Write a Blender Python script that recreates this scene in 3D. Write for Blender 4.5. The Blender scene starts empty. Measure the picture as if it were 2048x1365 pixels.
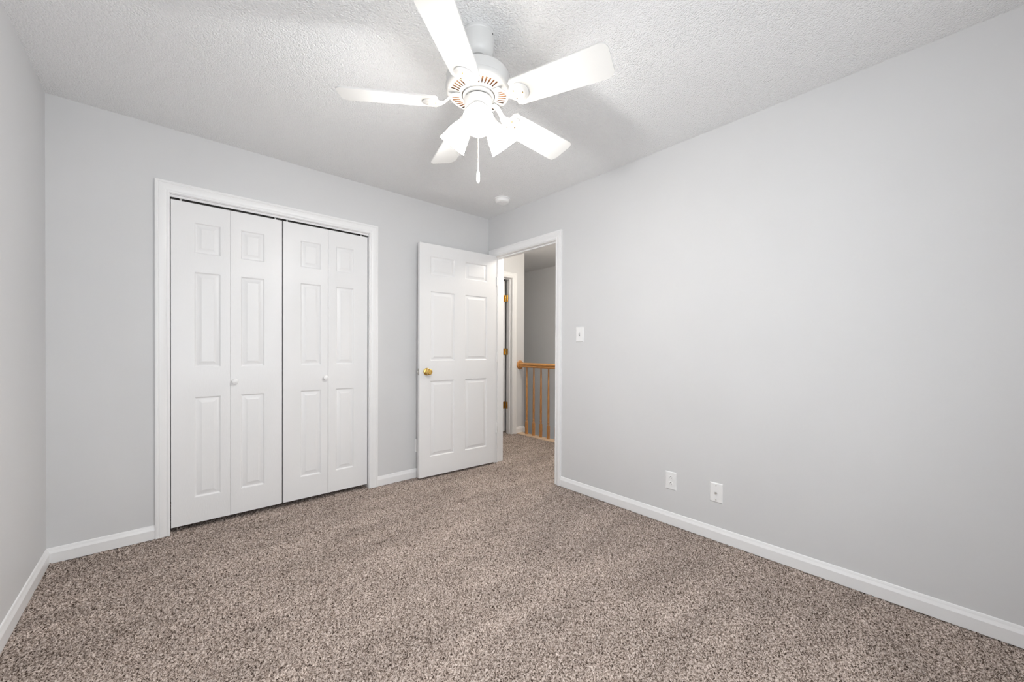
import bpy, bmesh, math, random
import numpy as np
from mathutils import Vector, Matrix

S = bpy.context.scene
COL = S.collection
R = math.radians
random.seed(4)

# ------------------------------------------------------------------ camera
F, YAW, CY, CAMH, PIT, ROL = 777.168, 0.725719, 704.567, 1.12408, 0.0060803, 0.0041720
f0 = Vector((math.sin(YAW), math.cos(YAW), 0)); r0 = Vector((math.cos(YAW), -math.sin(YAW), 0)); up = Vector((0, 0, 1))
fw = f0 * math.cos(PIT) - up * math.sin(PIT)
u1 = up * math.cos(PIT) + f0 * math.sin(PIT)
rt = r0 * math.cos(ROL) + u1 * math.sin(ROL)
uu = u1 * math.cos(ROL) - r0 * math.sin(ROL)
cam_data = bpy.data.cameras.new('camera')
cam_data.sensor_width = 36.0
cam_data.lens = F / 2048 * 36.0
cam_data.shift_y = (CY - 682.5) / 2048
cam_data.clip_start = 0.02
cam = bpy.data.objects.new('camera', cam_data)
M = Matrix.Identity(4)
for i in range(3):
    M[i][0] = rt[i]; M[i][1] = uu[i]; M[i][2] = -fw[i]
M[0][3], M[1][3], M[2][3] = 0, 0, CAMH
cam.matrix_world = M
COL.objects.link(cam)
S.camera = cam

# ------------------------------------------------------------------ world, daylight, exposure
world = bpy.data.worlds.new('daylight'); S.world = world
world.use_nodes = True
bg = world.node_tree.nodes['Background']
bg.inputs[0].default_value = (0.93, 0.97, 1.0, 1)
bg.inputs[1].default_value = 6.1
S.view_settings.view_transform = 'Standard'
S.view_settings.look = 'None'
S.view_settings.gamma = 1
S.view_settings.use_curve_mapping = False
S.view_settings.exposure = 0.12
S.cycles.diffuse_bounces = 10
S.cycles.max_bounces = 14
S.cycles.transparent_max_bounces = 16
S.cycles.caustics_reflective = False
S.cycles.caustics_refractive = False
S.cycles.sample_clamp_indirect = 6.0
FAN_W, HALL_W = 13.3, 46.0
SHADE_E = 11.0
LAMP_E = 10.0

XL, XR, YB, YR, H = -0.4712, 2.434, 3.1077, -0.52, 2.44
WT = 0.115
WIN_R = (-0.30, 1.20, 0.60, 1.96)            # rear window: x0, x1, z0, z1
WIN_L = (0.45, 1.00, 0.95, 1.75)            # small left window: y0, y1, z0, z1
def sky_portal(loc, rot, sx, sy):
    """guides the sky's light through one window"""
    d = bpy.data.lights.new('sky_portal', 'AREA'); d.shape = 'RECTANGLE'; d.size = sx; d.size_y = sy
    d.cycles.is_portal = True
    o = bpy.data.objects.new('sky_portal', d); o.location = loc; o.rotation_euler = rot; COL.objects.link(o)
sky_portal(((WIN_R[0] + WIN_R[1]) / 2, YR - WT - 0.03, (WIN_R[2] + WIN_R[3]) / 2), (R(90), 0, 0), WIN_R[1] - WIN_R[0], WIN_R[3] - WIN_R[2])
sky_portal((XL - WT - 0.03, (WIN_L[0] + WIN_L[1]) / 2, (WIN_L[2] + WIN_L[3]) / 2), (R(90), 0, R(-90)), WIN_L[1] - WIN_L[0], WIN_L[3] - WIN_L[2])

# ------------------------------------------------------------------ materials
def mat(name, col, rough=0.5, metal=0.0, spec=0.5, bump=None, emit=None):
    m = bpy.data.materials.new(name); m.use_nodes = True
    nt = m.node_tree; b = nt.nodes['Principled BSDF']
    b.inputs['Base Color'].default_value = (*col, 1)
    b.inputs['Roughness'].default_value = rough
    b.inputs['Metallic'].default_value = metal
    b.inputs['Specular IOR Level'].default_value = spec
    if emit:
        b.inputs['Emission Color'].default_value = (*emit[0], 1)
        b.inputs['Emission Strength'].default_value = emit[1]
    if bump:
        sc, strength, dist, stretch, detail = bump
        tc = nt.nodes.new('ShaderNodeTexCoord'); mp = nt.nodes.new('ShaderNodeMapping')
        mp.inputs['Scale'].default_value = stretch
        nz = nt.nodes.new('ShaderNodeTexNoise'); nz.inputs['Scale'].default_value = sc
        nz.inputs['Detail'].default_value = detail
        bp = nt.nodes.new('ShaderNodeBump'); bp.inputs['Strength'].default_value = strength
        bp.inputs['Distance'].default_value = dist
        nt.links.new(tc.outputs['Object'], mp.inputs[0]); nt.links.new(mp.outputs[0], nz.inputs[0])
        nt.links.new(nz.outputs[0], bp.inputs['Height']); nt.links.new(bp.outputs[0], b.inputs['Normal'])
    return m

def tint(m, c0, c1, scale, stretch=(1, 1, 1), lo=0.35, hi=0.65, detail=3):
    """noise-driven colour variation between two colours"""
    nt = m.node_tree; b = nt.nodes['Principled BSDF']
    tc = nt.nodes.new('ShaderNodeTexCoord'); mp = nt.nodes.new('ShaderNodeMapping')
    mp.inputs['Scale'].default_value = stretch
    nz = nt.nodes.new('ShaderNodeTexNoise'); nz.inputs['Scale'].default_value = scale; nz.inputs['Detail'].default_value = detail
    cr = nt.nodes.new('ShaderNodeValToRGB')
    cr.color_ramp.elements[0].position = lo; cr.color_ramp.elements[0].color = (*c0, 1)
    cr.color_ramp.elements[1].position = hi; cr.color_ramp.elements[1].color = (*c1, 1)
    nt.links.new(tc.outputs['Object'], mp.inputs[0]); nt.links.new(mp.outputs[0], nz.inputs[0])
    nt.links.new(nz.outputs[0], cr.inputs[0]); nt.links.new(cr.outputs[0], b.inputs['Base Color'])
    return m

WALL = mat('grey_wall_paint', (0.575, 0.575, 0.58), 0.55, spec=0.35, bump=(260, 0.06, 0.002, (1, 1, 1), 2))
tint(WALL, (0.645, 0.648, 0.655), (0.665, 0.668, 0.675), 1.6)
CEIL = mat('textured_ceiling_paint', (0.875, 0.88, 0.885), 0.9, spec=0.1)
TRIM = mat('white_trim_gloss', (0.83, 0.83, 0.835), 0.32, bump=(40, 0.03, 0.001, (1, 1, 1), 2))
DOOR = mat('white_door_paint', (0.80, 0.80, 0.805), 0.36, bump=(34, 0.26, 0.0014, (9, 9, 1), 4))
PLATE = mat('white_plastic', (0.84, 0.84, 0.84), 0.3)
FANW = mat('white_fan_enamel', (0.66, 0.66, 0.655), 0.3)
BLADE = mat('white_blade_laminate', (0.64, 0.635, 0.62), 0.42)
BRASS = mat('polished_brass', (0.83, 0.56, 0.17), 0.2, metal=1.0)
STEEL = mat('dull_steel', (0.55, 0.53, 0.5), 0.35, metal=1.0)
DARK = mat('dark_void', (0.012, 0.012, 0.012), 0.8)
SLOT = mat('dark_slot', (0.05, 0.05, 0.05), 0.6)
COPPER = mat('copper_windings', (0.62, 0.34, 0.18), 0.5)
TRACK = mat('track_shade_dark', (0.05, 0.046, 0.042), 0.5, metal=0.3)  # closet track darkened so its colour holds the shade above the doors
OAK = mat('honey_oak', (0.5, 0.25, 0.08), 0.33)
tint(OAK, (0.40, 0.175, 0.05), (0.60, 0.30, 0.105), 26, (6, 6, 0.5))
OAKH = mat('honey_oak_rail', (0.5, 0.25, 0.08), 0.33)
tint(OAKH, (0.42, 0.19, 0.055), (0.60, 0.31, 0.11), 26, (6, 0.5, 6))
NOSE = mat('pale_oak_nosing', (0.72, 0.53, 0.36), 0.4)
tint(NOSE, (0.64, 0.46, 0.30), (0.78, 0.59, 0.42), 26, (6, 0.5, 6))
SHADE = mat('lit_frosted_glass', (0.9, 0.88, 0.84), 0.35, emit=((1.0, 0.93, 0.83), SHADE_E))
BULB = mat('lit_bulb', (0.9, 0.9, 0.9), 0.4, emit=((1.0, 0.93, 0.83), SHADE_E))
LAMPG = mat('lit_hall_glass', (0.9, 0.88, 0.84), 0.35, emit=((1.0, 0.88, 0.72), LAMP_E))

# popcorn ceiling relief
nt = CEIL.node_tree; b = nt.nodes['Principled BSDF']
tc = nt.nodes.new('ShaderNodeTexCoord')
n1 = nt.nodes.new('ShaderNodeTexNoise'); n1.inputs['Scale'].default_value = 120; n1.inputs['Detail'].default_value = 3; n1.inputs['Roughness'].default_value = 0.6
vo = nt.nodes.new('ShaderNodeTexVoronoi'); vo.inputs['Scale'].default_value = 150
ad = nt.nodes.new('ShaderNodeMath'); ad.operation = 'SUBTRACT'
bp = nt.nodes.new('ShaderNodeBump'); bp.inputs['Strength'].default_value = 0.85; bp.inputs['Distance'].default_value = 0.005
nt.links.new(tc.outputs['Object'], n1.inputs[0]); nt.links.new(tc.outputs['Object'], vo.inputs[0])
nt.links.new(n1.outputs[0], ad.inputs[0]); nt.links.new(vo.outputs[0], ad.inputs[1])
nt.links.new(ad.outputs[0], bp.inputs['Height']); nt.links.new(bp.outputs[0], b.inputs['Normal'])

# carpet: flecked yarn and painted pit shade, slight patches of pile leaning different ways
CARPET = mat('flecked_brown_carpet', (0.38, 0.31, 0.27), 1.0, spec=0.05)
nt = CARPET.node_tree; b = nt.nodes['Principled BSDF']
tc = nt.nodes.new('ShaderNodeTexCoord')
n1 = nt.nodes.new('ShaderNodeTexNoise'); n1.inputs['Scale'].default_value = 165; n1.inputs['Detail'].default_value = 3; n1.inputs['Roughness'].default_value = 0.62; n1.inputs['Distortion'].default_value = 0.9
cr = nt.nodes.new('ShaderNodeValToRGB'); e = cr.color_ramp.elements
e[0].position = 0.37; e[0].color = (0.045, 0.031, 0.025, 1)
e[1].position = 0.68; e[1].color = (0.84, 0.735, 0.67, 1)
x = e.new(0.445); x.color = (0.23, 0.175, 0.143, 1)
x = e.new(0.52); x.color = (0.50, 0.415, 0.365, 1)
n2 = nt.nodes.new('ShaderNodeTexNoise'); n2.inputs['Scale'].default_value = 2.6; n2.inputs['Detail'].default_value = 3
mr = nt.nodes.new('ShaderNodeMapRange'); mr.inputs[1].default_value = 0.35; mr.inputs[2].default_value = 0.65
mr.inputs[3].default_value = 0.76; mr.inputs[4].default_value = 0.96
vm = nt.nodes.new('ShaderNodeVectorMath'); vm.operation = 'SCALE'
mpn = nt.nodes.new('ShaderNodeMapping'); mpn.inputs['Rotation'].default_value = (0, 0, R(-25)); mpn.inputs['Scale'].default_value = (0.7, 2.2, 1)
nt.links.new(tc.outputs['Object'], n1.inputs[0]); nt.links.new(tc.outputs['Object'], mpn.inputs[0]); nt.links.new(mpn.outputs[0], n2.inputs[0])
nt.links.new(n1.outputs[0], cr.inputs[0]); nt.links.new(n2.outputs[0], mr.inputs[0])
nt.links.new(cr.outputs[0], vm.inputs[0]); nt.links.new(mr.outputs[0], vm.inputs['Scale'])
nt.links.new(vm.outputs[0], b.inputs['Base Color'])

# window glass: thin clear pane
GLASS = bpy.data.materials.new('window_glass'); GLASS.use_nodes = True
nt = GLASS.node_tree; nt.nodes.remove(nt.nodes['Principled BSDF'])
tr = nt.nodes.new('ShaderNodeBsdfTransparent'); gl = nt.nodes.new('ShaderNodeBsdfGlossy'); gl.inputs['Roughness'].default_value = 0.0
mx = nt.nodes.new('ShaderNodeMixShader'); mx.inputs[0].default_value = 0.06
nt.links.new(tr.outputs[0], mx.inputs[1]); nt.links.new(gl.outputs[0], mx.inputs[2])
nt.links.new(mx.outputs[0], nt.nodes['Material Output'].inputs[0])

# ------------------------------------------------------------------ mesh helpers
class MB:
    """collects shapes and links them as ONE mesh object"""
    def __init__(self):
        self.v, self.f = [], []
    def add(self, verts, faces, mtx=None):
        o = len(self.v)
        self.v += [tuple(mtx @ Vector(p)) if mtx else tuple(p) for p in verts]
        self.f += [tuple(i + o for i in q) for q in faces]
        return self
    def box(self, x0, x1, y0, y1, z0, z1, mtx=None):
        vs = [(x, y, z) for z in (z0, z1) for y in (y0, y1) for x in (x0, x1)]
        return self.add(vs, [(0, 2, 3, 1), (4, 5, 7, 6), (0, 1, 5, 4), (2, 6, 7, 3), (0, 4, 6, 2), (1, 3, 7, 5)], mtx)
    def lathe(self, prof, seg=32, mtx=None, cap=True):
        vs, fs = [], []
        n = len(prof)
        for k in range(seg):
            a = 2 * math.pi * k / seg
            vs += [(r * math.cos(a), r * math.sin(a), z) for r, z in prof]
        for k in range(seg):
            k2 = (k + 1) % seg
            for i in range(n - 1):
                fs.append((k * n + i, k2 * n + i, k2 * n + i + 1, k * n + i + 1))
        if cap:
            if prof[0][0] > 1e-6: fs.append(tuple(k * n for k in range(seg)))
            if prof[-1][0] > 1e-6: fs.append(tuple(k * n + n - 1 for k in range(seg)))
        return self.add(vs, fs, mtx)
    def loops(self, rings, closed_ring=True, cap=True, mtx=None):
        """skin consecutive rings of equal length"""
        n = len(rings[0]); vs = [p for r in rings for p in r]; fs = []
        for i in range(len(rings) - 1):
            for j in range(n if closed_ring else n - 1):
                j2 = (j + 1) % n
                fs.append((i * n + j, i * n + j2, (i + 1) * n + j2, (i + 1) * n + j))
        if cap:
            fs.append(tuple(range(n))); fs.append(tuple(range((len(rings) - 1) * n, len(rings) * n)))
        return self.add(vs, fs, mtx)
    def tube(self, pts, rad, seg=10, mtx=None):
        rings = []
        for i, p in enumerate(pts):
            p = Vector(p); a = Vector(pts[max(i - 1, 0)]); c = Vector(pts[min(i + 1, len(pts) - 1)])
            t = (c - a).normalized(); ref = Vector((0, 0, 1)) if abs(t.z) < 0.9 else Vector((1, 0, 0))
            s = t.cross(ref).normalized(); w = s.cross(t)
            rr = rad[i] if isinstance(rad, (list, tuple)) else rad
            rings.append([tuple(p + (s * math.cos(q) + w * math.sin(q)) * rr) for q in [2 * math.pi * k / seg for k in range(seg)]])
        return self.loops(rings, mtx=mtx)
    def build(self, name, material, parent=None, smooth=None, bevel=None, kind=None, weld=False):
        me = bpy.data.meshes.new(name)
        bm = bmesh.new()
        vs = [bm.verts.new(p) for p in self.v]
        bm.verts.ensure_lookup_table()
        for q in self.f:
            q = [i for k, i in enumerate(q) if i != q[k - 1]]
            if len(set(q)) > 2:
                try: bm.faces.new([vs[i] for i in q])
                except ValueError: pass
        if weld: bmesh.ops.remove_doubles(bm, verts=bm.verts, dist=1e-5)
        bmesh.ops.recalc_face_normals(bm, faces=bm.faces)
        bm.to_mesh(me); bm.free()
        me.materials.append(material)
        ob = bpy.data.objects.new(name, me); COL.objects.link(ob)
        if parent: ob.parent = parent
        if bevel:
            bv = ob.modifiers.new('bevel', 'BEVEL'); bv.width = bevel; bv.segments = 2; bv.limit_method = 'ANGLE'; bv.angle_limit = R(40)
        if smooth:
            me.polygons.foreach_set('use_smooth', [True] * len(me.polygons))
            me.set_sharp_from_angle(angle=R(smooth))
        if kind: ob['kind'] = kind
        return ob

def tag(o, label=None, cat=None, group=None, kind=None):
    if label: o['label'] = label
    if cat: o['category'] = cat
    if group: o['group'] = group
    if kind: o['kind'] = kind
    return o

def empty(name, loc=(0, 0, 0), rz=0.0, rot=None):
    o = bpy.data.objects.new(name, None); o.empty_display_size = 0.1
    o.location = loc; o.rotation_euler = rot if rot else (0, 0, rz)
    COL.objects.link(o); return o

def copy_tree(o, parent=None):
    c = o.copy(); COL.objects.link(c)
    if parent: c.parent = parent
    for ch in [k for k in bpy.data.objects if k.parent == o]:
        copy_tree(ch, c)
    return c

def cells(mb, axis, a_lines, z_lines, t0, t1, holes):
    """a wall slab with rectangular holes; axis 'x' runs along x, 'y' along y"""
    for i in range(len(a_lines) - 1):
        for j in range(len(z_lines) - 1):
            am = (a_lines[i] + a_lines[i + 1]) / 2; zm = (z_lines[j] + z_lines[j + 1]) / 2
            if any(h[0] < am < h[1] and h[2] < zm < h[3] for h in holes): continue
            if axis == 'x': mb.box(a_lines[i], a_lines[i + 1], t0, t1, z_lines[j], z_lines[j + 1])
            else: mb.box(t0, t1, a_lines[i], a_lines[i + 1], z_lines[j], z_lines[j + 1])
    return mb

CASE = [(0.0, 0.0), (0.0, 0.0085), (0.004, 0.0105), (0.010, 0.0110), (0.0125, 0.0085), (0.016, 0.0100), (0.024, 0.0130),
        (0.034, 0.0155), (0.045, 0.0165), (0.049, 0.0150), (0.0525, 0.0175), (0.060, 0.0180), (0.0645, 0.0165), (0.065, 0.0)]
def casing(mb, a0, a1, top, frame, prof=CASE):
    """mitred three-sided casing round an opening; frame(a, b, v) -> world"""
    rings = []
    for (a, bz, da, db) in ((a0, 0.0, -1, 0), (a0, top, -1, 1), (a1, top, 1, 1), (a1, 0.0, 1, 0)):
        rings.append([frame(a + da * u, bz + db * u, v) for u, v in prof])
    return mb.loops(rings)

BASE = [(0.0, 0.0), (0.013, 0.0), (0.013, 0.052), (0.0115, 0.056), (0.0075, 0.066), (0.0065, 0.070), (0.0045, 0.076), (0.0, 0.079)]
def baseboard(mb, p0, p1, nrm, m0=0.0, m1=0.0):
    """profile swept from p0 to p1 along a wall; m0/m1 = +1 shortens with depth at an inside corner, -1 lengthens"""
    p0 = Vector((*p0, 0)); p1 = Vector((*p1, 0)); n = Vector((*nrm, 0)); t = (p1 - p0).normalized()
    mb.loops([[tuple(p0 + n * u + t * u * m0 + Vector((0, 0, z))) for u, z in BASE],
              [tuple(p1 + n * u - t * u * m1 + Vector((0, 0, z))) for u, z in BASE]])
    return mb

PANEL = [(0.0, 0.0), (0.003, 0.0008), (0.006, 0.0035), (0.009, 0.0072), (0.0125, 0.0082), (0.016, 0.0076), (0.036, 0.0018), (0.038, 0.0008)]
def molded(mb, x0, x1, z0, z1, thick, panels, xs, zs, both=False):
    """door slab in the local xz plane: front face y=0 (towards -y), raised and fielded panels pressed in"""
    X = sorted(set([x0, x1] + xs)); Z = sorted(set([z0, z1] + zs))
    for side in ((0, 1) if both else (0,)):
        for i in range(len(X) - 1):
            for j in range(len(Z) - 1):
                c = (X[i], X[i + 1], Z[j], Z[j + 1])
                def yy(d): return d if side == 0 else thick - d
                if any(abs(c[0] - q[0]) < 1e-6 and abs(c[1] - q[1]) < 1e-6 and abs(c[2] - q[2]) < 1e-6 and abs(c[3] - q[3]) < 1e-6 for q in panels):
                    rings = [[(c[0] + u, yy(d), c[2] + u), (c[1] - u, yy(d), c[2] + u), (c[1] - u, yy(d), c[3] - u), (c[0] + u, yy(d), c[3] - u)] for u, d in PANEL]
                    n = len(rings); vs = [p for r_ in rings for p in r_]; fs = []
                    for k in range(n - 1):
                        for q in range(4):
                            fs.append((k * 4 + q, k * 4 + (q + 1) % 4, k * 4 + 4 + (q + 1) % 4, k * 4 + 4 + q))
                    fs.append(tuple(range((n - 1) * 4, n * 4)))
                    mb.add(vs, fs)
                else:
                    mb.add([(c[0], yy(0), c[2]), (c[1], yy(0), c[2]), (c[1], yy(0), c[3]), (c[0], yy(0), c[3])], [(0, 1, 2, 3)])
    # edges (subdivided to the same lines) and plain back
    for i in range(len(X) - 1):
        for z in (z0, z1): mb.add([(X[i], 0, z), (X[i + 1], 0, z), (X[i + 1], thick, z), (X[i], thick, z)], [(0, 1, 2, 3)])
    for j in range(len(Z) - 1):
        for x_ in (x0, x1): mb.add([(x_, 0, Z[j]), (x_, 0, Z[j + 1]), (x_, thick, Z[j + 1]), (x_, thick, Z[j])], [(0, 1, 2, 3)])
    if not both:
        for i in range(len(X) - 1):
            for j in range(len(Z) - 1):
                mb.add([(X[i], thick, Z[j]), (X[i + 1], thick, Z[j]), (X[i + 1], thick, Z[j + 1]), (X[i], thick, Z[j + 1])], [(0, 1, 2, 3)])
    return mb

def axis_m(loc, direction):
    d = Vector(direction).normalized()
    return Matrix.Translation(loc) @ d.to_track_quat('Z', 'Y').to_matrix().to_4x4()

# ------------------------------------------------------------------ key planes
DW = (2.195, 3.012, 2.045)          # bedroom doorway: y0, y1, head
CW = (0.0125, 1.2165, 2.0535)       # closet opening: x0, x1, head
JT = 0.018
XH = XR + WT                         # hall face of the right wall
YH, XC = 3.862, 3.645                # hall end wall, and its outside corner
HD = (2.64, 3.428, 2.07)             # doorway in the hall end wall
XS = 4.56                            # far wall of the stairwell
XN = 3.524                           # edge of the hall carpet

# ------------------------------------------------------------------ floor (carpet pile as relief)
def carpet():
    st = 0.0042
    X0, X1, Y0, Y1 = XL, XN, YR, 5.2
    nx, ny = int((X1 - X0) / st) + 1, int((Y1 - Y0) / st) + 1
    xs = np.linspace(X0, X1, nx); ys = np.linspace(Y0, Y1, ny)
    rng = np.random.default_rng(7)
    h = rng.random((ny, nx))
    h = (h + 0.45 * (np.roll(h, 1, 0) + np.roll(h, -1, 0) + np.roll(h, 1, 1) + np.roll(h, -1, 1))) / 2.8
    h = (h - h.mean()) / h.std()
    z = np.clip(-0.005 + 0.0042 * h, -0.014, 0.004)
    gx, gy = np.meshgrid(xs, ys)
    gx = gx + rng.uniform(-.0015, .0015, gx.shape); gy = gy + rng.uniform(-.0015, .0015, gy.shape)
    cxm = (xs[:-1] + xs[1:]) / 2; cym = (ys[:-1] + ys[1:]) / 2
    CX, CYm = np.meshgrid(cxm, cym)
    room = (CX < XR) & (CYm < YB + 0.7)
    gate = (CX >= XR - .01) & (CX <= XH + .01) & (CYm > DW[0]) & (CYm < DW[1])
    hall = (CX > XH) & (CYm > 0.6) & (CYm < YH)
    den = (CX > XH) & (CYm >= YH - .01)
    keep = room | gate | hall | den
    jj, ii = np.nonzero(keep)
    q = np.stack([jj * nx + ii, jj * nx + ii + 1, (jj + 1) * nx + ii + 1, (jj + 1) * nx + ii], 1)
    used = np.unique(q); remap = np.full(nx * ny, -1, np.int64); remap[used] = np.arange(len(used))
    co = np.stack([gx.ravel(), gy.ravel(), z.ravel()], 1)[used].astype(np.float32)
    q = remap[q].astype(np.int32)
    me = bpy.data.meshes.new('floor')
    me.vertices.add(len(co)); me.vertices.foreach_set('co', co.ravel())
    me.loops.add(q.size); me.loops.foreach_set('vertex_index', q.ravel())
    me.polygons.add(len(q)); me.polygons.foreach_set('loop_start', np.arange(0, q.size, 4, dtype=np.int32))
    me.update(calc_edges=True); me.validate()
    me.materials.append(CARPET)
    o = bpy.data.objects.new('floor', me); COL.objects.link(o)
    return tag(o, 'brown and beige flecked carpet covering the bedroom and hall floor', 'floor', kind='structure')
carpet()

tag(MB().box(XL - .11, XN - .03, YR - .11, 5.3, -.22, -.06).build('added_floor_slab', TRACK), 'added slab under the carpet, blocks light from below', 'floor', kind='structure')  # unseen slab added to keep sky light from leaking up through the floor

# ------------------------------------------------------------------ ceiling and walls
tag(MB().box(XL - .12, XR + .05, YR - .12, 6.2, H, H + .1).box(XR + .05, XS + .2, -3.1, 6.2, H, H + .1).build('ceiling', CEIL), 'white textured popcorn ceiling over bedroom and hall', 'ceiling', kind='structure')
mb = cells(MB(), 'y', [YR - .12, WIN_L[0], WIN_L[1], YB + .8], [-.05, WIN_L[2], WIN_L[3], H], XL - WT, XL, [WIN_L])
tag(mb.build('wall_left', WALL), 'plain grey wall on the left edge of the room', 'wall', kind='structure')
mb = cells(MB(), 'x', [XL, CW[0] - JT, CW[1] + JT, XR], [-.05, CW[2] + JT, H], YB, YB + WT, [(CW[0] - JT, CW[1] + JT, -1, CW[2] + JT)])
tag(mb.build('wall_back', WALL), 'grey back wall holding the closet doors', 'wall', kind='structure')
mb = cells(MB(), 'y', [-3.0, DW[0] - JT, DW[1] + JT, YH + WT], [-.05, DW[2] + JT, H], XR, XH, [(DW[0] - JT, DW[1] + JT, -1, DW[2] + JT)])
tag(mb.build('wall_right', WALL), 'long grey right wall with switch, outlet and jack plates', 'wall', kind='structure')
mb = cells(MB(), 'x', [XL - .12, WIN_R[0], WIN_R[1], XR], [-.05, WIN_R[2], WIN_R[3], H], YR - WT, YR, [WIN_R])
tag(mb.build('wall_rear', WALL), 'grey wall with the window, behind the camera', 'wall', kind='structure')
tag(MB().box(XL, XR, YB + .68, YB + .8, -.05, H).build('wall_closet', WALL), 'back wall inside the dark closet', 'wall', kind='structure')
mb = cells(MB(), 'x', [XH, HD[0] - JT, HD[1] + JT, XC], [-.05, HD[2] + JT, H], YH, YH + WT, [(HD[0] - JT, HD[1] + JT, -1, HD[2] + JT)])
tag(mb.build('wall_hall', WALL), 'narrow hall wall between the hall door and the stair railing', 'wall', kind='structure')
tag(MB().box(XN + .006, XC, YH + WT, 6.2, -1.6, H).build('wall_landing', WALL), 'side wall of the stairwell behind the hall corner', 'wall', kind='structure')
tag(MB().box(XS, XS + .12, -3.0, 6.2, -1.6, H).build('wall_stairwell', WALL), 'dim grey stairwell wall behind the wooden railing', 'wall', kind='structure')
tag(MB().box(XR, XS + .12, -3.1, -3.0, -1.6, H).build('wall_hall_front', WALL), 'near end wall of hall and stairwell, outside the photo', 'wall', kind='structure')
tag(MB().box(XH - .2, XS, 5.2, 5.3, -1.6, H).build('wall_hall_rear', WALL), 'end wall behind the hall door and stairwell', 'wall', kind='structure')
tag(MB().box(XR, XH, YH + WT, 5.2, -.05, H).build('wall_den', WALL), 'side wall of the room behind the hall door', 'wall', kind='structure')
tag(MB().box(XN, XS, .6, 5.2, -1.7, -1.6).build('floor_stairwell', CARPET), 'carpeted landing at the bottom of the stairwell', 'floor', kind='structure')
tag(MB().box(XN - .02, XN + .005, .6, YH, -1.6, -.02).build('wall_under_landing', WALL), 'grey wall below the landing edge in the stairwell', 'wall', kind='structure')

tag(MB().box(XH, XS, -3.0, .602, -.12, -.004).build('floor_hall', CARPET), 'carpeted far end of the hall, outside the photo', 'floor', kind='structure')
tag(MB().box(XN, XS, .59, .602, -1.6, -.1).build('wall_stair_top', WALL), 'wall under the hall floor at the top of the stairwell', 'wall', kind='structure')

# ------------------------------------------------------------------ baseboards
cl0, cl1 = CW[0] - .0025 - .065, CW[1] + .003 + .065
tag(baseboard(MB(), (XL, YB), (cl0, YB), (0, -1), 1, 0).build('baseboard_back', TRIM), 'short white baseboard left of the closet', 'baseboard', kind='structure')
tag(baseboard(MB(), (cl1, YB), (XR, YB), (0, -1), 0, 1).build('baseboard_behind_door', TRIM), 'white baseboard between the closet and the open door', 'baseboard', kind='structure')
tag(baseboard(MB(), (XL, YR), (XL, YB), (1, 0), 1, 1).build('baseboard_left', TRIM), 'white baseboard along the left wall', 'baseboard', kind='structure')
tag(baseboard(MB(), (XR, YR), (XR, DW[0] - .07), (-1, 0), 1, 0).build('baseboard_right', TRIM), 'long white baseboard along the right wall under the outlets', 'baseboard', kind='structure')
tag(baseboard(MB(), (XL, YR), (XR, YR), (0, 1), 1, 1).build('baseboard_rear', TRIM), 'white baseboard under the window, behind the camera', 'baseboard', kind='structure')
hbx = HD[1] + .005 + .065
mb = MB()
n_, rings = len(BASE), []
for (px_, py_, dx_, dy_) in ((hbx, YH, 0, -1), (XC, YH, 1, -1), (XC, YH + .11, 1, 0)):
    rings.append([(px_ + dx_ * u, py_ + dy_ * u, z * 1.08) for u, z in BASE])
mb.loops(rings)
tag(mb.build('baseboard_hall', TRIM), 'small white baseboard wrapping the hall corner beside the railing', 'baseboard', kind='structure')

# ------------------------------------------------------------------ closet trim
t = tag(empty('trim_1', (CW[0], YB, 0)), 'white casing framing the closet opening, with head track', 'door frame', kind='structure')
off = Matrix.Translation((-CW[0], -YB, 0))
def local(mb, o):
    m = Matrix.Translation(-Vector(o)); mb.v = [tuple(m @ Vector(p)) for p in mb.v]; return mb
lo = (CW[0], YB, 0)
local(casing(MB(), CW[0] - .0025, CW[1] + .003, CW[2] + .003, lambda a, bz, v: (a, YB - v, bz)), lo).build('casing', TRIM, t, smooth=25)
mb = MB().box(CW[0] - JT, CW[0], YB - .0005, YB + WT, -.02, CW[2] + JT).box(CW[1], CW[1] + JT, YB - .0005, YB + WT, -.02, CW[2] + JT).box(CW[0], CW[1], YB - .0005, YB + WT, CW[2], CW[2] + JT)
local(mb, lo).build('jamb', TRIM, t)
local(MB().box(CW[0], CW[1], YB + .020, YB + .0235, 2.0400, CW[2]), lo).build('track_lip', TRIM, t)
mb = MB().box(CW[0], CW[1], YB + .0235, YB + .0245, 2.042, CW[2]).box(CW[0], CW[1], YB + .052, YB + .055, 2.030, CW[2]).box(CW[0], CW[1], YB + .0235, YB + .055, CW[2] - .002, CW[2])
local(mb, lo).build('track', TRACK, t)

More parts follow.
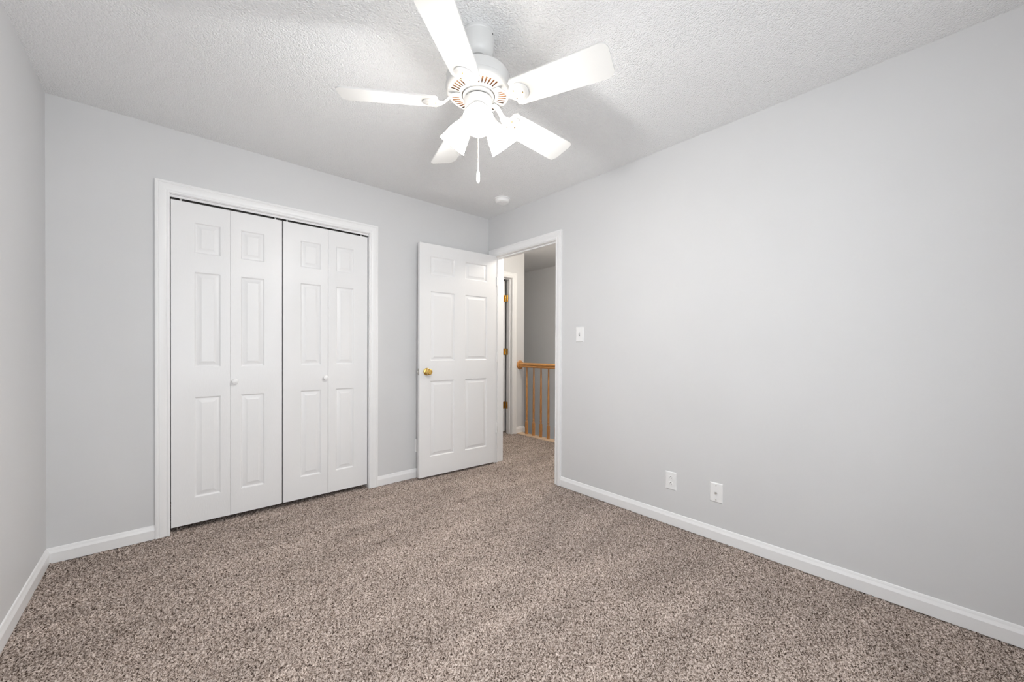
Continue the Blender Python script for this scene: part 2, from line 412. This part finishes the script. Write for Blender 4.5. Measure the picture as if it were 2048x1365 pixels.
# bifold closet doors: each pair is one thing, two leaves
ZP = [(1.716, 1.912), (1.004, 1.604), (0.188, 0.820)]
def bifold(name, label, leaves, knob_leaf, knob_x, pins, gx):
    d = tag(empty(name, (leaves[0][0], YB + .021, 0)), label, 'closet door', kind='structure')
    ox = leaves[0][0]
    zt, zb = 2.0265, 0.0305
    for k, (x0, x1, p0, p1) in enumerate(leaves):
        mb = MB()
        panels = [(p0 - ox, p1 - ox, a, c) for a, c in ZP]
        molded(mb, x0 - ox, x1 - ox, zb, zt, .034, panels, [p0 - ox, p1 - ox], [z for q in ZP for z in q])
        leaf = mb.build('leaf', DOOR, d, smooth=20, weld=True)
        if k == knob_leaf:
            kb = MB().lathe([(0.011, 0), (0.010, .004), (.0085, .010), (.011, .014), (.0165, .019), (.0185, .025), (.017, .031), (.011, .0345), (0, .0355)], 28,
                            axis_m((knob_x - ox, 0.0, 0.908), (0, -1, 0)))
            kb.build('knob', PLATE, leaf, smooth=45)
    for px_ in pins:
        MB().lathe([(.0042, 0), (.0042, .016), (.007, .017), (.007, .024), (.004, .025)], 14, Matrix.Translation((px_ - ox, .017, zt - .002))).build('pivot_pin', PLATE, d, smooth=40)
    MB().lathe([(.003, -.02), (.003, .04)], 12, Matrix.Translation((gx - ox, .017, zb - .036))).build('floor_pin', STEEL, d, smooth=40)
    return d
S1 = 1.0067
bifold('door_2', 'white panelled folding closet door, left pair of leaves', [(0.0165, .3095, .1245, .2605), (.311, .6055, .364, .5025)], 1, .333, (.063, .567), .045)
bifold('door_3', 'white panelled folding closet door, right pair of leaves', [(0.6130, .9115, .7215, .8640), (.9135, 1.2105, .9665, 1.1050)], 0, .889, (.640, 1.165), 1.175)

# ------------------------------------------------------------------ bedroom doorway trim
lo = (XR, DW[0], 0)
t = tag(empty('trim_2', lo), 'white casing and jamb of the open bedroom doorway', 'door frame', kind='structure')
local(casing(MB(), DW[0] - .005, DW[1] + .005, DW[2] + .005, lambda a, bz, v: (XR - v, a, bz)), lo).build('casing', TRIM, t, smooth=25)
local(casing(MB(), DW[0] - .005, DW[1] + .005, DW[2] + .005, lambda a, bz, v: (XH + v, a, bz)), lo).build('casing', TRIM, t, smooth=25)
mb = MB().box(XR - .0005, XH + .0005, DW[0] - JT, DW[0], -.02, DW[2] + JT).box(XR - .0005, XH + .0005, DW[1], DW[1] + JT, -.02, DW[2] + JT).box(XR - .0005, XH + .0005, DW[0], DW[1], DW[2], DW[2] + JT)
local(mb, lo).build('jamb', TRIM, t, bevel=.001)
mb = MB().box(XR + .038, XR + .075, DW[0], DW[0] + .011, -.02, DW[2]).box(XR + .038, XR + .075, DW[1] - .011, DW[1], -.02, DW[2]).box(XR + .038, XR + .075, DW[0] + .011, DW[1] - .011, DW[2] - .011, DW[2])
local(mb, lo).build('door_stop', TRIM, t, bevel=.002)

# bedroom door, swung back against the closet wall
DX, DY = 2.4275, 2.972
d = tag(empty('door_1', (DX, DY, 0), R(-2.7)), 'open white six-panel bedroom door with brass knob', 'door', kind='structure')
W_ = 0.815; a0, a1, b0, b1 = -W_ + .100, -W_ + .345, -W_ + .455, -W_ + .705
ZD = [(1.775, 1.940), (1.022, 1.634), (.183, .850)]
mb = molded(MB(), -W_, 0, .016, 2.043, .035, [(p, q, c, e_) for p, q in ((a0, a1), (b0, b1)) for c, e_ in ZD], [a0, a1, b0, b1], [z for q in ZD for z in q], both=True)
slab = mb.build('slab', DOOR, d, smooth=20, weld=True)
KX, KZ = -W_ + .069, .930
rose = [(0.0325, 0), (.0325, .003), (.030, .007), (.024, .010), (.0155, .012), (.013, .018), (.0135, .026), (.019, .031), (.0245, .040), (.0265, .049), (.025, .057), (.019, .062), (.0125, .0625), (.0115, .0600), (.0065, .0600), (.006, .0635), (.0, .0638)]
knob = MB().lathe(rose, 40, axis_m((KX, 0, KZ), (0, -1, 0))).build('knob', BRASS, d, smooth=35)
MB().lathe(rose, 40, axis_m((KX, .035, KZ), (0, 1, 0))).build('knob', BRASS, d, smooth=35)
lt = MB().box(-W_ - .0012, -W_ + .001, .005, .030, KZ - .029, KZ + .029).build('latch_plate', STEEL, d, bevel=.0008)
MB().box(-W_ - .012, -W_, .011, .024, KZ - .009, KZ + .009).build('latch_bolt', STEEL, lt, bevel=.003)
for hz in (.352, 1.05, 1.80):
    h_ = MB().lathe([(.0055, -.045), (.0055, .045)], 14, Matrix.Translation((.006, -.002, hz))).box(-.002, .001, .001, .033, hz - .044, hz + .044).build('hinge', PLATE, d, smooth=40)

# ------------------------------------------------------------------ hall doorway and its open door
lo = (HD[0], YH, 0)
t = tag(empty('trim_3', lo), 'white door casing on the hall wall beyond the bedroom doorway', 'door frame', kind='structure')
local(casing(MB(), HD[0] - .005, HD[1] + .005, HD[2] + .005, lambda a, bz, v: (a, YH - v, bz)), lo).build('casing', TRIM, t, smooth=25)
mb = MB().box(HD[0] - JT, HD[0], YH - .0005, YH + WT, -.02, HD[2] + JT).box(HD[1], HD[1] + JT, YH - .0005, YH + WT, -.02, HD[2] + JT).box(HD[0], HD[1], YH - .0005, YH + WT, HD[2], HD[2] + JT)
local(mb, lo).build('jamb', TRIM, t, bevel=.001)
mb = MB().box(HD[0], HD[0] + .011, YH + .04, YH + .075, -.02, HD[2]).box(HD[1] - .011, HD[1], YH + .04, YH + .075, -.02, HD[2]).box(HD[0] + .011, HD[1] - .011, YH + .04, YH + .075, HD[2] - .011, HD[2])
local(mb, lo).build('door_stop', TRIM, t, bevel=.002)
HX, HY = HD[1] - .002, YH + WT + .006
d = tag(empty('door_4', (HX, HY, 0), R(-78)), 'white hall door standing ajar on brass hinges, partly hidden', 'door', kind='structure')
hw = .775; q0, q1, q2, q3 = -hw + .10, -hw + .335, -hw + .44, -hw + .675
ZH = [(1.775, 1.940), (1.022, 1.634), (.183, .850)]
mb = molded(MB(), -hw, -.019, .02, 2.05, .035, [(p, q, c, e_) for p, q in ((q0, q1), (q2, q3)) for c, e_ in ZH], [q0, q1, q2, q3], [z for q in ZH for z in q])
mb.v = [(x_, y_ - .035, z_) for x_, y_, z_ in mb.v]
mb.build('slab', DOOR, d, smooth=20, weld=True)
for hz in (.375, 1.097, 1.817):
    MB().box(-.0200, -.0175, -.036, .0, hz - .0445, hz + .0445).lathe([(.0065, -.0445), (.0065, .0445)], 14, Matrix.Translation((-.0095, -.001, hz))).build('hinge', BRASS, d, smooth=40)
for k, hz in enumerate((.375, 1.097, 1.817)):
    o = MB().box(HD[1] - .0022 - lo[0], HD[1] - lo[0], WT - .038, WT - .001, hz - .0445, hz + .0445).build('hinge_leaf', BRASS, t, bevel=.001)

# ------------------------------------------------------------------ landing edge and railing
tag(MB().box(XN - .012, XN + .092, .6, YH - .0005, -.03, .006).build('trim_4', NOSE, bevel=.005), 'pale wooden landing edge under the stair railing', 'trim', kind='structure')
RX = 3.57
rail = tag(empty('stair_railing', (RX, YH, 0)), 'honey oak stair railing with turned balusters, seen through the doorway', 'railing')
pr = [(-.026, .0), (.026, .0), (.030, .010), (.029, .018), (.024, .023), (.029, .030), (.031, .040), (.029, .050), (.021, .058), (.010, .062), (-.010, .062), (-.021, .058), (-.029, .050), (-.031, .040), (-.029, .030), (-.024, .023), (-.029, .018), (-.030, .010)]
ZR = .888
MB().loops([[(u, yy_, ZR + v) for u, v in pr] for yy_ in (-.016, -3.1)]).build('handrail', OAKH, rail, smooth=50)
ros = MB().lathe([(.060, .0), (.060, .008), (.056, .013), (.048, .016), (.044, .0165), (.0, .0165)], 36, axis_m((0, -.0005, ZR + .032), (0, -1, 0))).build('rosette', OAK, rail, smooth=40)
BAL = [(.0190, .006), (.0195, .040), (.0205, .120), (.0205, .150), (.0190, .168), (.0140, .178), (.0115, .182), (.0115, .186), (.0155, .189), (.0155, .195),
       (.0120, .198), (.0120, .202), (.0158, .206), (.0158, .213), (.0122, .217), (.0135, .228), (.0145, .300), (.0138, .480), (.0112, .700), (.0092, ZR + .002)]
bal = MB().lathe(BAL, 20).build('baluster', OAK, rail, smooth=50)
bal.location = (0, -.137, 0)
for k in range(1, 12):
    c = bal.copy(); COL.objects.link(c); c.location = (0, -.137 - .131 * k, 0)

# ------------------------------------------------------------------ switch, outlets, jack
def plate_mesh(w, h_, th=.006):
    """bevelled cover plate in the local xz plane, front towards -y"""
    mb = MB(); rings = []
    for inset, y_ in ((0, 0), (0, -.0015), (.004, -th + .0006), (.0055, -th)):
        rings.append([(-w / 2 + inset, y_, -h_ / 2 + inset), (w / 2 - inset, y_, -h_ / 2 + inset), (w / 2 - inset, y_, h_ / 2 - inset), (-w / 2 + inset, y_, h_ / 2 - inset)])
    return mb.loops(rings)
def on_right(y_, z_): return (XR, y_, z_), R(-90)
def screw(z_, parent, m=PLATE, y_=-.006):
    s = MB().lathe([(.0036, 0), (.0036, .0007), (.0024, .0013), (0, .0014)], 16, axis_m((0, y_, z_), (0, -1, 0))).build('screw', m, parent, smooth=40)
    return s

loc, rz = on_right(1.938, 1.247)
sw = tag(empty('light_switch', loc, rz), 'white toggle light switch on the wall right of the doorway', 'light switch')
plate_mesh(.0745, .117).build('cover_plate', PLATE, sw)
MB().box(-.0052, .0052, -.0066, -.005, -.012, .012).build('toggle_slot', SLOT, sw)
tg = MB(); tg.loops([[(-.0042, -.006, -.006), (.0042, -.006, -.006), (.0042, -.006, .0075), (-.0042, -.006, .0075)],
                     [(-.0036, -.018, .006), (.0036, -.018, .006), (.0036, -.016, .0125), (-.0036, -.016, .0125)]])
tg.build('toggle', PLATE, sw, bevel=.001)
screw(.030, sw); screw(-.030, sw)

def outlet(loc, rz, label):
    o = tag(empty('electrical_outlet', loc, rz), label, 'outlet')
    plate_mesh(.072, .115).build('cover_plate', PLATE, o)
    for s_ in (1, -1):
        zc = s_ * .0195
        pts = []
        for k in range(28):
            a = 2 * math.pi * k / 28
            pts.append((.0172 * math.cos(a), max(-.0140, min(.0140, .0172 * math.sin(a)))))
        rc = MB().loops([[(u, -.0055, zc + v) for u, v in pts], [(u, -.0078, zc + v) for u, v in pts], [(u * .95, -.0083, zc + v * .95) for u, v in pts]]).build('receptacle', PLATE, o)
        sl = MB().box(-.0078, -.0058, -.0086, -.008, zc - .0055, zc + .003).box(.0058, .0078, -.0086, -.008, zc - .0050, zc + .0025)
        sl.lathe([(.0026, 0), (.0026, .0006)], 16, axis_m((0, -.008, zc + .0085), (0, -1, 0)))
        sl.build('slot', SLOT, rc)
    screw(0, o)
    return o
loc, rz = on_right(1.190, .2825)
outlet(loc, rz, 'white double power outlet low on the right wall, nearer the doorway')
outlet((1.665, YB, .278), 0, 'white outlet plate on the back wall, almost hidden behind the open door')
loc, rz = on_right(.9125, .282)
j = tag(empty('cable_jack', loc, rz), 'white cable jack plate low on the right wall, beside the outlet', 'wall jack')
plate_mesh(.072, .115).build('cover_plate', PLATE, j)
MB().lathe([(.0062, 0), (.0062, .003), (.0046, .0032), (.0046, .010), (.003, .010), (.003, .006)], 6, axis_m((0, -.006, -.002), (0, -1, 0))).build('connector', STEEL, j)
screw(.042, j, STEEL); screw(-.042, j, STEEL)

# ------------------------------------------------------------------ smoke detector
sd = tag(empty('smoke_detector', (2.188, 2.600, H)), 'round white smoke detector on the ceiling near the door corner', 'smoke detector')
MB().lathe([(.070, 0), (.070, -.008), (.066, -.010)], 48).build('base', PLATE, sd, smooth=40)
MB().lathe([(.062, -.010), (.064, -.012), (.063, -.026), (.058, -.034), (.044, -.039), (.042, -.0375), (.020, -.039), (0, -.039)], 48).build('cover', PLATE, sd, smooth=30)
MB().lathe([(.011, -.039), (.011, -.042), (.009, -.043), (0, -.043)], 24, Matrix.Translation((-.018, -.018, 0))).build('test_button', PLATE, sd, smooth=40)

# ------------------------------------------------------------------ ceiling fan
FX, FY, ZB_ = 0.9745, 1.3166, 2.1466
fan = tag(empty('ceiling_fan', (FX, FY, H)), 'white five-blade ceiling fan with lit frosted glass shades', 'ceiling fan')
def Z(z): return z - H
can = MB().lathe([(.066, Z(2.4395)), (.066, Z(2.430)), (.0635, Z(2.427)), (.0635, Z(2.421)), (.0638, Z(2.400)), (.0625, Z(2.382)), (.059, Z(2.366)), (.053, Z(2.354)), (.045, Z(2.3455)), (.036, Z(2.341)), (.031, Z(2.342)), (.030, Z(2.346)), (.030, Z(2.358)), (0, Z(2.358))], 56).build('canopy', FANW, fan, smooth=35)
MB().lathe([(.003, 0), (.003, .002), (0, .0025)], 12, axis_m((.030, -.0552, Z(2.426)), (.48, -.88, 0))).build('screw', SLOT, can)
MB().lathe([(.0, Z(2.357)), (.025, Z(2.357)), (.0255, Z(2.349)), (.023, Z(2.340)), (.0185, Z(2.335)), (.0185, Z(2.312)), (.021, Z(2.309)), (.023, Z(2.292)), (.028, Z(2.279))], 32).build('downrod', FANW, fan, smooth=35)
# motor: drum, and a flat underside with rings of vent slots
drum = [(.022, Z(2.282)), (.050, Z(2.279)), (.098, Z(2.275)), (.118, Z(2.271)), (.128, Z(2.265)), (.132, Z(2.256)), (.132, Z(2.222)), (.1355, Z(2.218)), (.1362, Z(2.208)), (.1345, Z(2.200)), (.130, Z(2.194)), (.126, Z(2.1915))]
motor = MB().lathe(drum, 72, cap=False).build('motor_housing', FANW, fan, smooth=35)
PH = R(2.18)
pl = MB(); NA = 180
rr = [(.069, Z(2.184)), (.0835, Z(2.1855)), (.1165, Z(2.190)), (.126, Z(2.1915))]
vs = [(r_ * math.cos(2 * math.pi * k / NA), r_ * math.sin(2 * math.pi * k / NA), z_) for k in range(NA) for r_, z_ in rr]
fs = []
for k in range(NA):
    k2 = (k + 1) % NA; ang = (k + .5) * 2
    near = min(abs((ang - (math.degrees(PH) + 72 * q) + 180) % 360 - 180) for q in range(5))
    for i in range(3):
        if i == 1 and k % 4 in (0, 1) and near > 13: continue
        fs.append((k * 4 + i, k2 * 4 + i, k2 * 4 + i + 1, k * 4 + i + 1))
pl.add(vs, fs)
pl.lathe([(.069, Z(2.184)), (.069, Z(2.203))], 72, cap=False)
pl.build('vent_plate', FANW, fan, smooth=35)
MB().lathe([(.060, Z(2.203)), (.128, Z(2.203))], 60, cap=False).build('windings', COPPER, fan)
fly = MB().lathe([(.0, Z(2.203)), (.064, Z(2.203)), (.0650, Z(2.200)), (.0650, Z(2.180)), (.062, Z(2.178)), (.0, Z(2.178))], 56).build('flywheel', FANW, fan, smooth=35)
MB().lathe([(.046, Z(2.179)), (.046, Z(2.166))], 40).build('hub_gap_shade', SLOT, fan, smooth=40)  # dark core painting in the shaded gap below the flywheel
MB().lathe([(.0, Z(2.169)), (.055, Z(2.169)), (.0575, Z(2.166)), (.0575, Z(2.140)), (.055, Z(2.134)), (.050, Z(2.131)), (.0, Z(2.130))], 56).build('switch_housing', FANW, fan, smooth=35)
kit = MB().lathe([(.046, Z(2.131)), (.050, Z(2.123)), (.050, Z(2.105)), (.042, Z(2.093)), (.022, Z(2.085)), (.012, Z(2.077)), (.008, Z(2.069)), (0, Z(2.068))], 40).build('light_fitter', FANW, fan, smooth=40)

# five blades with their arms
PITCH = R(-15.0)
def blade_mesh():
    mb = MB(); W0, W1, r0_, r1_, rc = .118, .140, .165, .556, .030
    out = [(r0_, -W0 / 2 + .012), (r0_ + .012, -W0 / 2)]
    for k in range(7):
        a = -math.pi / 2 + k * math.pi / 12; out.append((r1_ - rc + rc * math.cos(a), -W1 / 2 + rc + rc * math.sin(a)))
    for k in range(7):
        a = k * math.pi / 12; out.append((r1_ - rc + rc * math.cos(a), W1 / 2 - rc + rc * math.sin(a)))
    out += [(r0_ + .012, W0 / 2), (r0_, W0 / 2 - .012)]
    mp = Matrix.Rotation(PITCH, 4, 'X')
    mb.loops([[(x_, y_, -.003) for x_, y_ in out], [(x_, y_, .003) for x_, y_ in out]], mtx=mp)
    return mb
def arm_mesh():
    mb = MB(); rings = []
    for (r_, z_, w_, t_, tw) in ((.074, .0345, .030, .005, 0), (.092, .0345, .030, .006, 0), (.106, .032, .027, .007, .1), (.118, .023, .024, .008, .3), (.130, .010, .026, .008, .6), (.142, -.001, .034, .007, .85), (.156, -.006, .048, .006, 1), (.172, -.007, .062, .005, 1)):
        a = PITCH * tw; ring = []
        for k in range(12):
            q = 2 * math.pi * k / 12; u = math.cos(q) * w_ / 2; v = math.sin(q) * t_ / 2
            ring.append((r_, u * math.cos(a) - v * math.sin(a), z_ + u * math.sin(a) + v * math.cos(a)))
        rings.append(ring)
    mb.loops(rings)
    mp = Matrix.Rotation(PITCH, 4, 'X') @ Matrix.Translation((.190, 0, 0))
    mb.lathe([(.0405, -.003), (.0405, -.0065), (.037, -.0085), (.0335, -.0085), (.031, -.0105), (.020, -.0125), (0, -.0132)], 36, mp)
    return mb
blade0 = arm0 = None
for k in range(5):
    if k == 0:
        blade0 = blade_mesh().build('blade', BLADE, fan, smooth=40)
        arm0 = arm_mesh().build('blade_arm', FANW, fan, smooth=40)
        b_, a_ = blade0, arm0
        scs = []
        mp = Matrix.Rotation(PITCH, 4, 'X')
        for (sx_, sy_) in ((.175, .017), (.175, -.017), (.208, 0)):
            MB().lathe([(.0032, 0), (.0032, -.0010), (0, -.0022)], 12, mp @ Matrix.Translation((sx_, sy_, -.0115))).build('screw', BRASS, arm0, smooth=40)
    else:
        b_ = blade0.copy(); COL.objects.link(b_); a_ = arm0.copy(); COL.objects.link(a_)
        for s_ in [o for o in bpy.data.objects if o.parent == arm0]:
            c = s_.copy(); COL.objects.link(c); c.parent = a_
    for o in (b_, a_):
        o.location = (0, 0, Z(ZB_)); o.rotation_euler = (0, 0, PH + k * R(72))

# three bell shades, each with its socket and bulb
TILT = R(40)
def bell(parent_az):
    d_ = Vector((math.sin(TILT), 0, -math.cos(TILT)))
    rot = Matrix.Rotation(parent_az, 4, 'Z')
    org = rot @ Vector((.035, 0, Z(2.119)))
    dv = (rot.to_3x3() @ d_)
    m = axis_m(org, dv)
    sk = MB().lathe([(.0, -.004), (.016, -.004), (.020, .004), (.0215, .022), (.029, .028), (.030, .042), (.027, .044), (0, .044)], 28, m).build('socket', FANW, fan, smooth=40)
    out = [(.0235, .034), (.027, .044), (.033, .056), (.041, .074), (.0475, .096), (.0525, .120), (.057, .138), (.0605, .150)]
    inn = [(r_ - .003, l_) for r_, l_ in out[::-1]]
    sh = MB().lathe(out + inn, 48, m, cap=False).build('lamp_shade', SHADE, fan, smooth=50)
    MB().lathe([(.010, .044), (.012, .056), (.020, .072), (.0255, .086), (.026, .096), (.022, .108), (.012, .116), (0, .118)], 24, m).build('bulb', BULB, sh, smooth=60)
    ld = bpy.data.lights.new('bulb_light', 'POINT'); ld.energy = FAN_W; ld.color = (1.0, 0.995, 0.985); ld.shadow_soft_size = .03
    lo_ = bpy.data.objects.new('bulb_light', ld); COL.objects.link(lo_); lo_.parent = fan
    lo_.location = org + dv * .155
AZ = R(233.5)
for k in range(3): bell(AZ + R(120 * k))

# pull chain with pendant
ch = MB()
z_ = Z(2.071)
while z_ > Z(1.872):
    ch.lathe([(0.0005, -.0022), (.0016, -.0012), (.0016, .0012), (.0005, .0022)], 8, Matrix.Translation((0, 0, z_))); z_ -= .0044
chain = ch.build('pull_chain', STEEL, fan, smooth=60)
MB().lathe([(.0, Z(1.874)), (.003, Z(1.873)), (.0055, Z(1.866)), (.0068, Z(1.858)), (.0068, Z(1.832)), (.0055, Z(1.824)), (.003, Z(1.819)), (0, Z(1.818))], 20).build('pendant', PLATE, chain, smooth=50)

# ------------------------------------------------------------------ hall ceiling lamp (out of frame, lights the landing)
hl = tag(empty('hall_ceiling_lamp', (3.12, 2.56, H)), 'round glass hall ceiling lamp, outside the photo', 'ceiling lamp')
MB().lathe([(.15, 0), (.15, -.018), (.145, -.022)], 40).build('base', FANW, hl, smooth=40)
MB().lathe([(.140, -.022), (.138, -.045), (.120, -.075), (.080, -.098), (.03, -.108), (0, -.109)], 40).build('glass_shade', LAMPG, hl, smooth=50)
ld = bpy.data.lights.new('hall_light', 'POINT'); ld.energy = HALL_W; ld.color = (1.0, 0.93, 0.83); ld.shadow_soft_size = .1
lo_ = bpy.data.objects.new('hall_light', ld); COL.objects.link(lo_); lo_.parent = hl; lo_.location = (0, 0, -.16)

# ------------------------------------------------------------------ windows, both out of frame
def sash_window(name, label, win, fr):
    """fr(a, b, v): a along the wall, b height, v into the room"""
    a0, a1, z0, z1 = win
    w = tag(empty(name, fr(a0, z0, 0)), label, 'window', kind='structure')
    lo = fr(a0, z0, 0)
    def bx(mb, p0, p1, q0, q1, v0, v1):
        A, B = fr(p0, q0, v0), fr(p1, q1, v1)
        return mb.box(min(A[0], B[0]), max(A[0], B[0]), min(A[1], B[1]), max(A[1], B[1]), q0, q1)
    mb = MB()
    for q in ((a0, a0 + .04, z0, z1), (a1 - .04, a1, z0, z1), (a0 + .04, a1 - .04, z0, z0 + .04), (a0 + .04, a1 - .04, z1 - .04, z1), (a0 + .04, a1 - .04, (z0 + z1) / 2 - .02, (z0 + z1) / 2 + .02)):
        bx(mb, *q, -.09, -.03)
    local(mb, lo).build('frame', TRIM, w)
    local(bx(MB(), a0 + .04, a1 - .04, z0 + .04, z1 - .04, -.062, -.058), lo).build('pane', GLASS, w)
    local(bx(MB(), a0 - .06, a1 + .06, z0 - .02, z0, -.03, .035), lo).build('sill', TRIM, w, bevel=.004)
    rings = []
    for (a, bz, da, db) in ((a0 - .003, z0, -1, 0), (a0 - .003, z1 + .003, -1, 1), (a1 + .003, z1 + .003, 1, 1), (a1 + .003, z0, 1, 0)):
        rings.append([fr(a + da * u, bz + db * u, v) for u, v in CASE])
    local(MB().loops(rings), lo).build('casing', TRIM, w, smooth=25)
sash_window('window_1', 'white sash window in the rear wall, behind the camera', WIN_R, lambda a, b, v: (a, YR + v, b))
sash_window('window_2', 'white sash window in the left wall, beside the camera and outside the photo', WIN_L, lambda a, b, v: (XL + v, a, b))
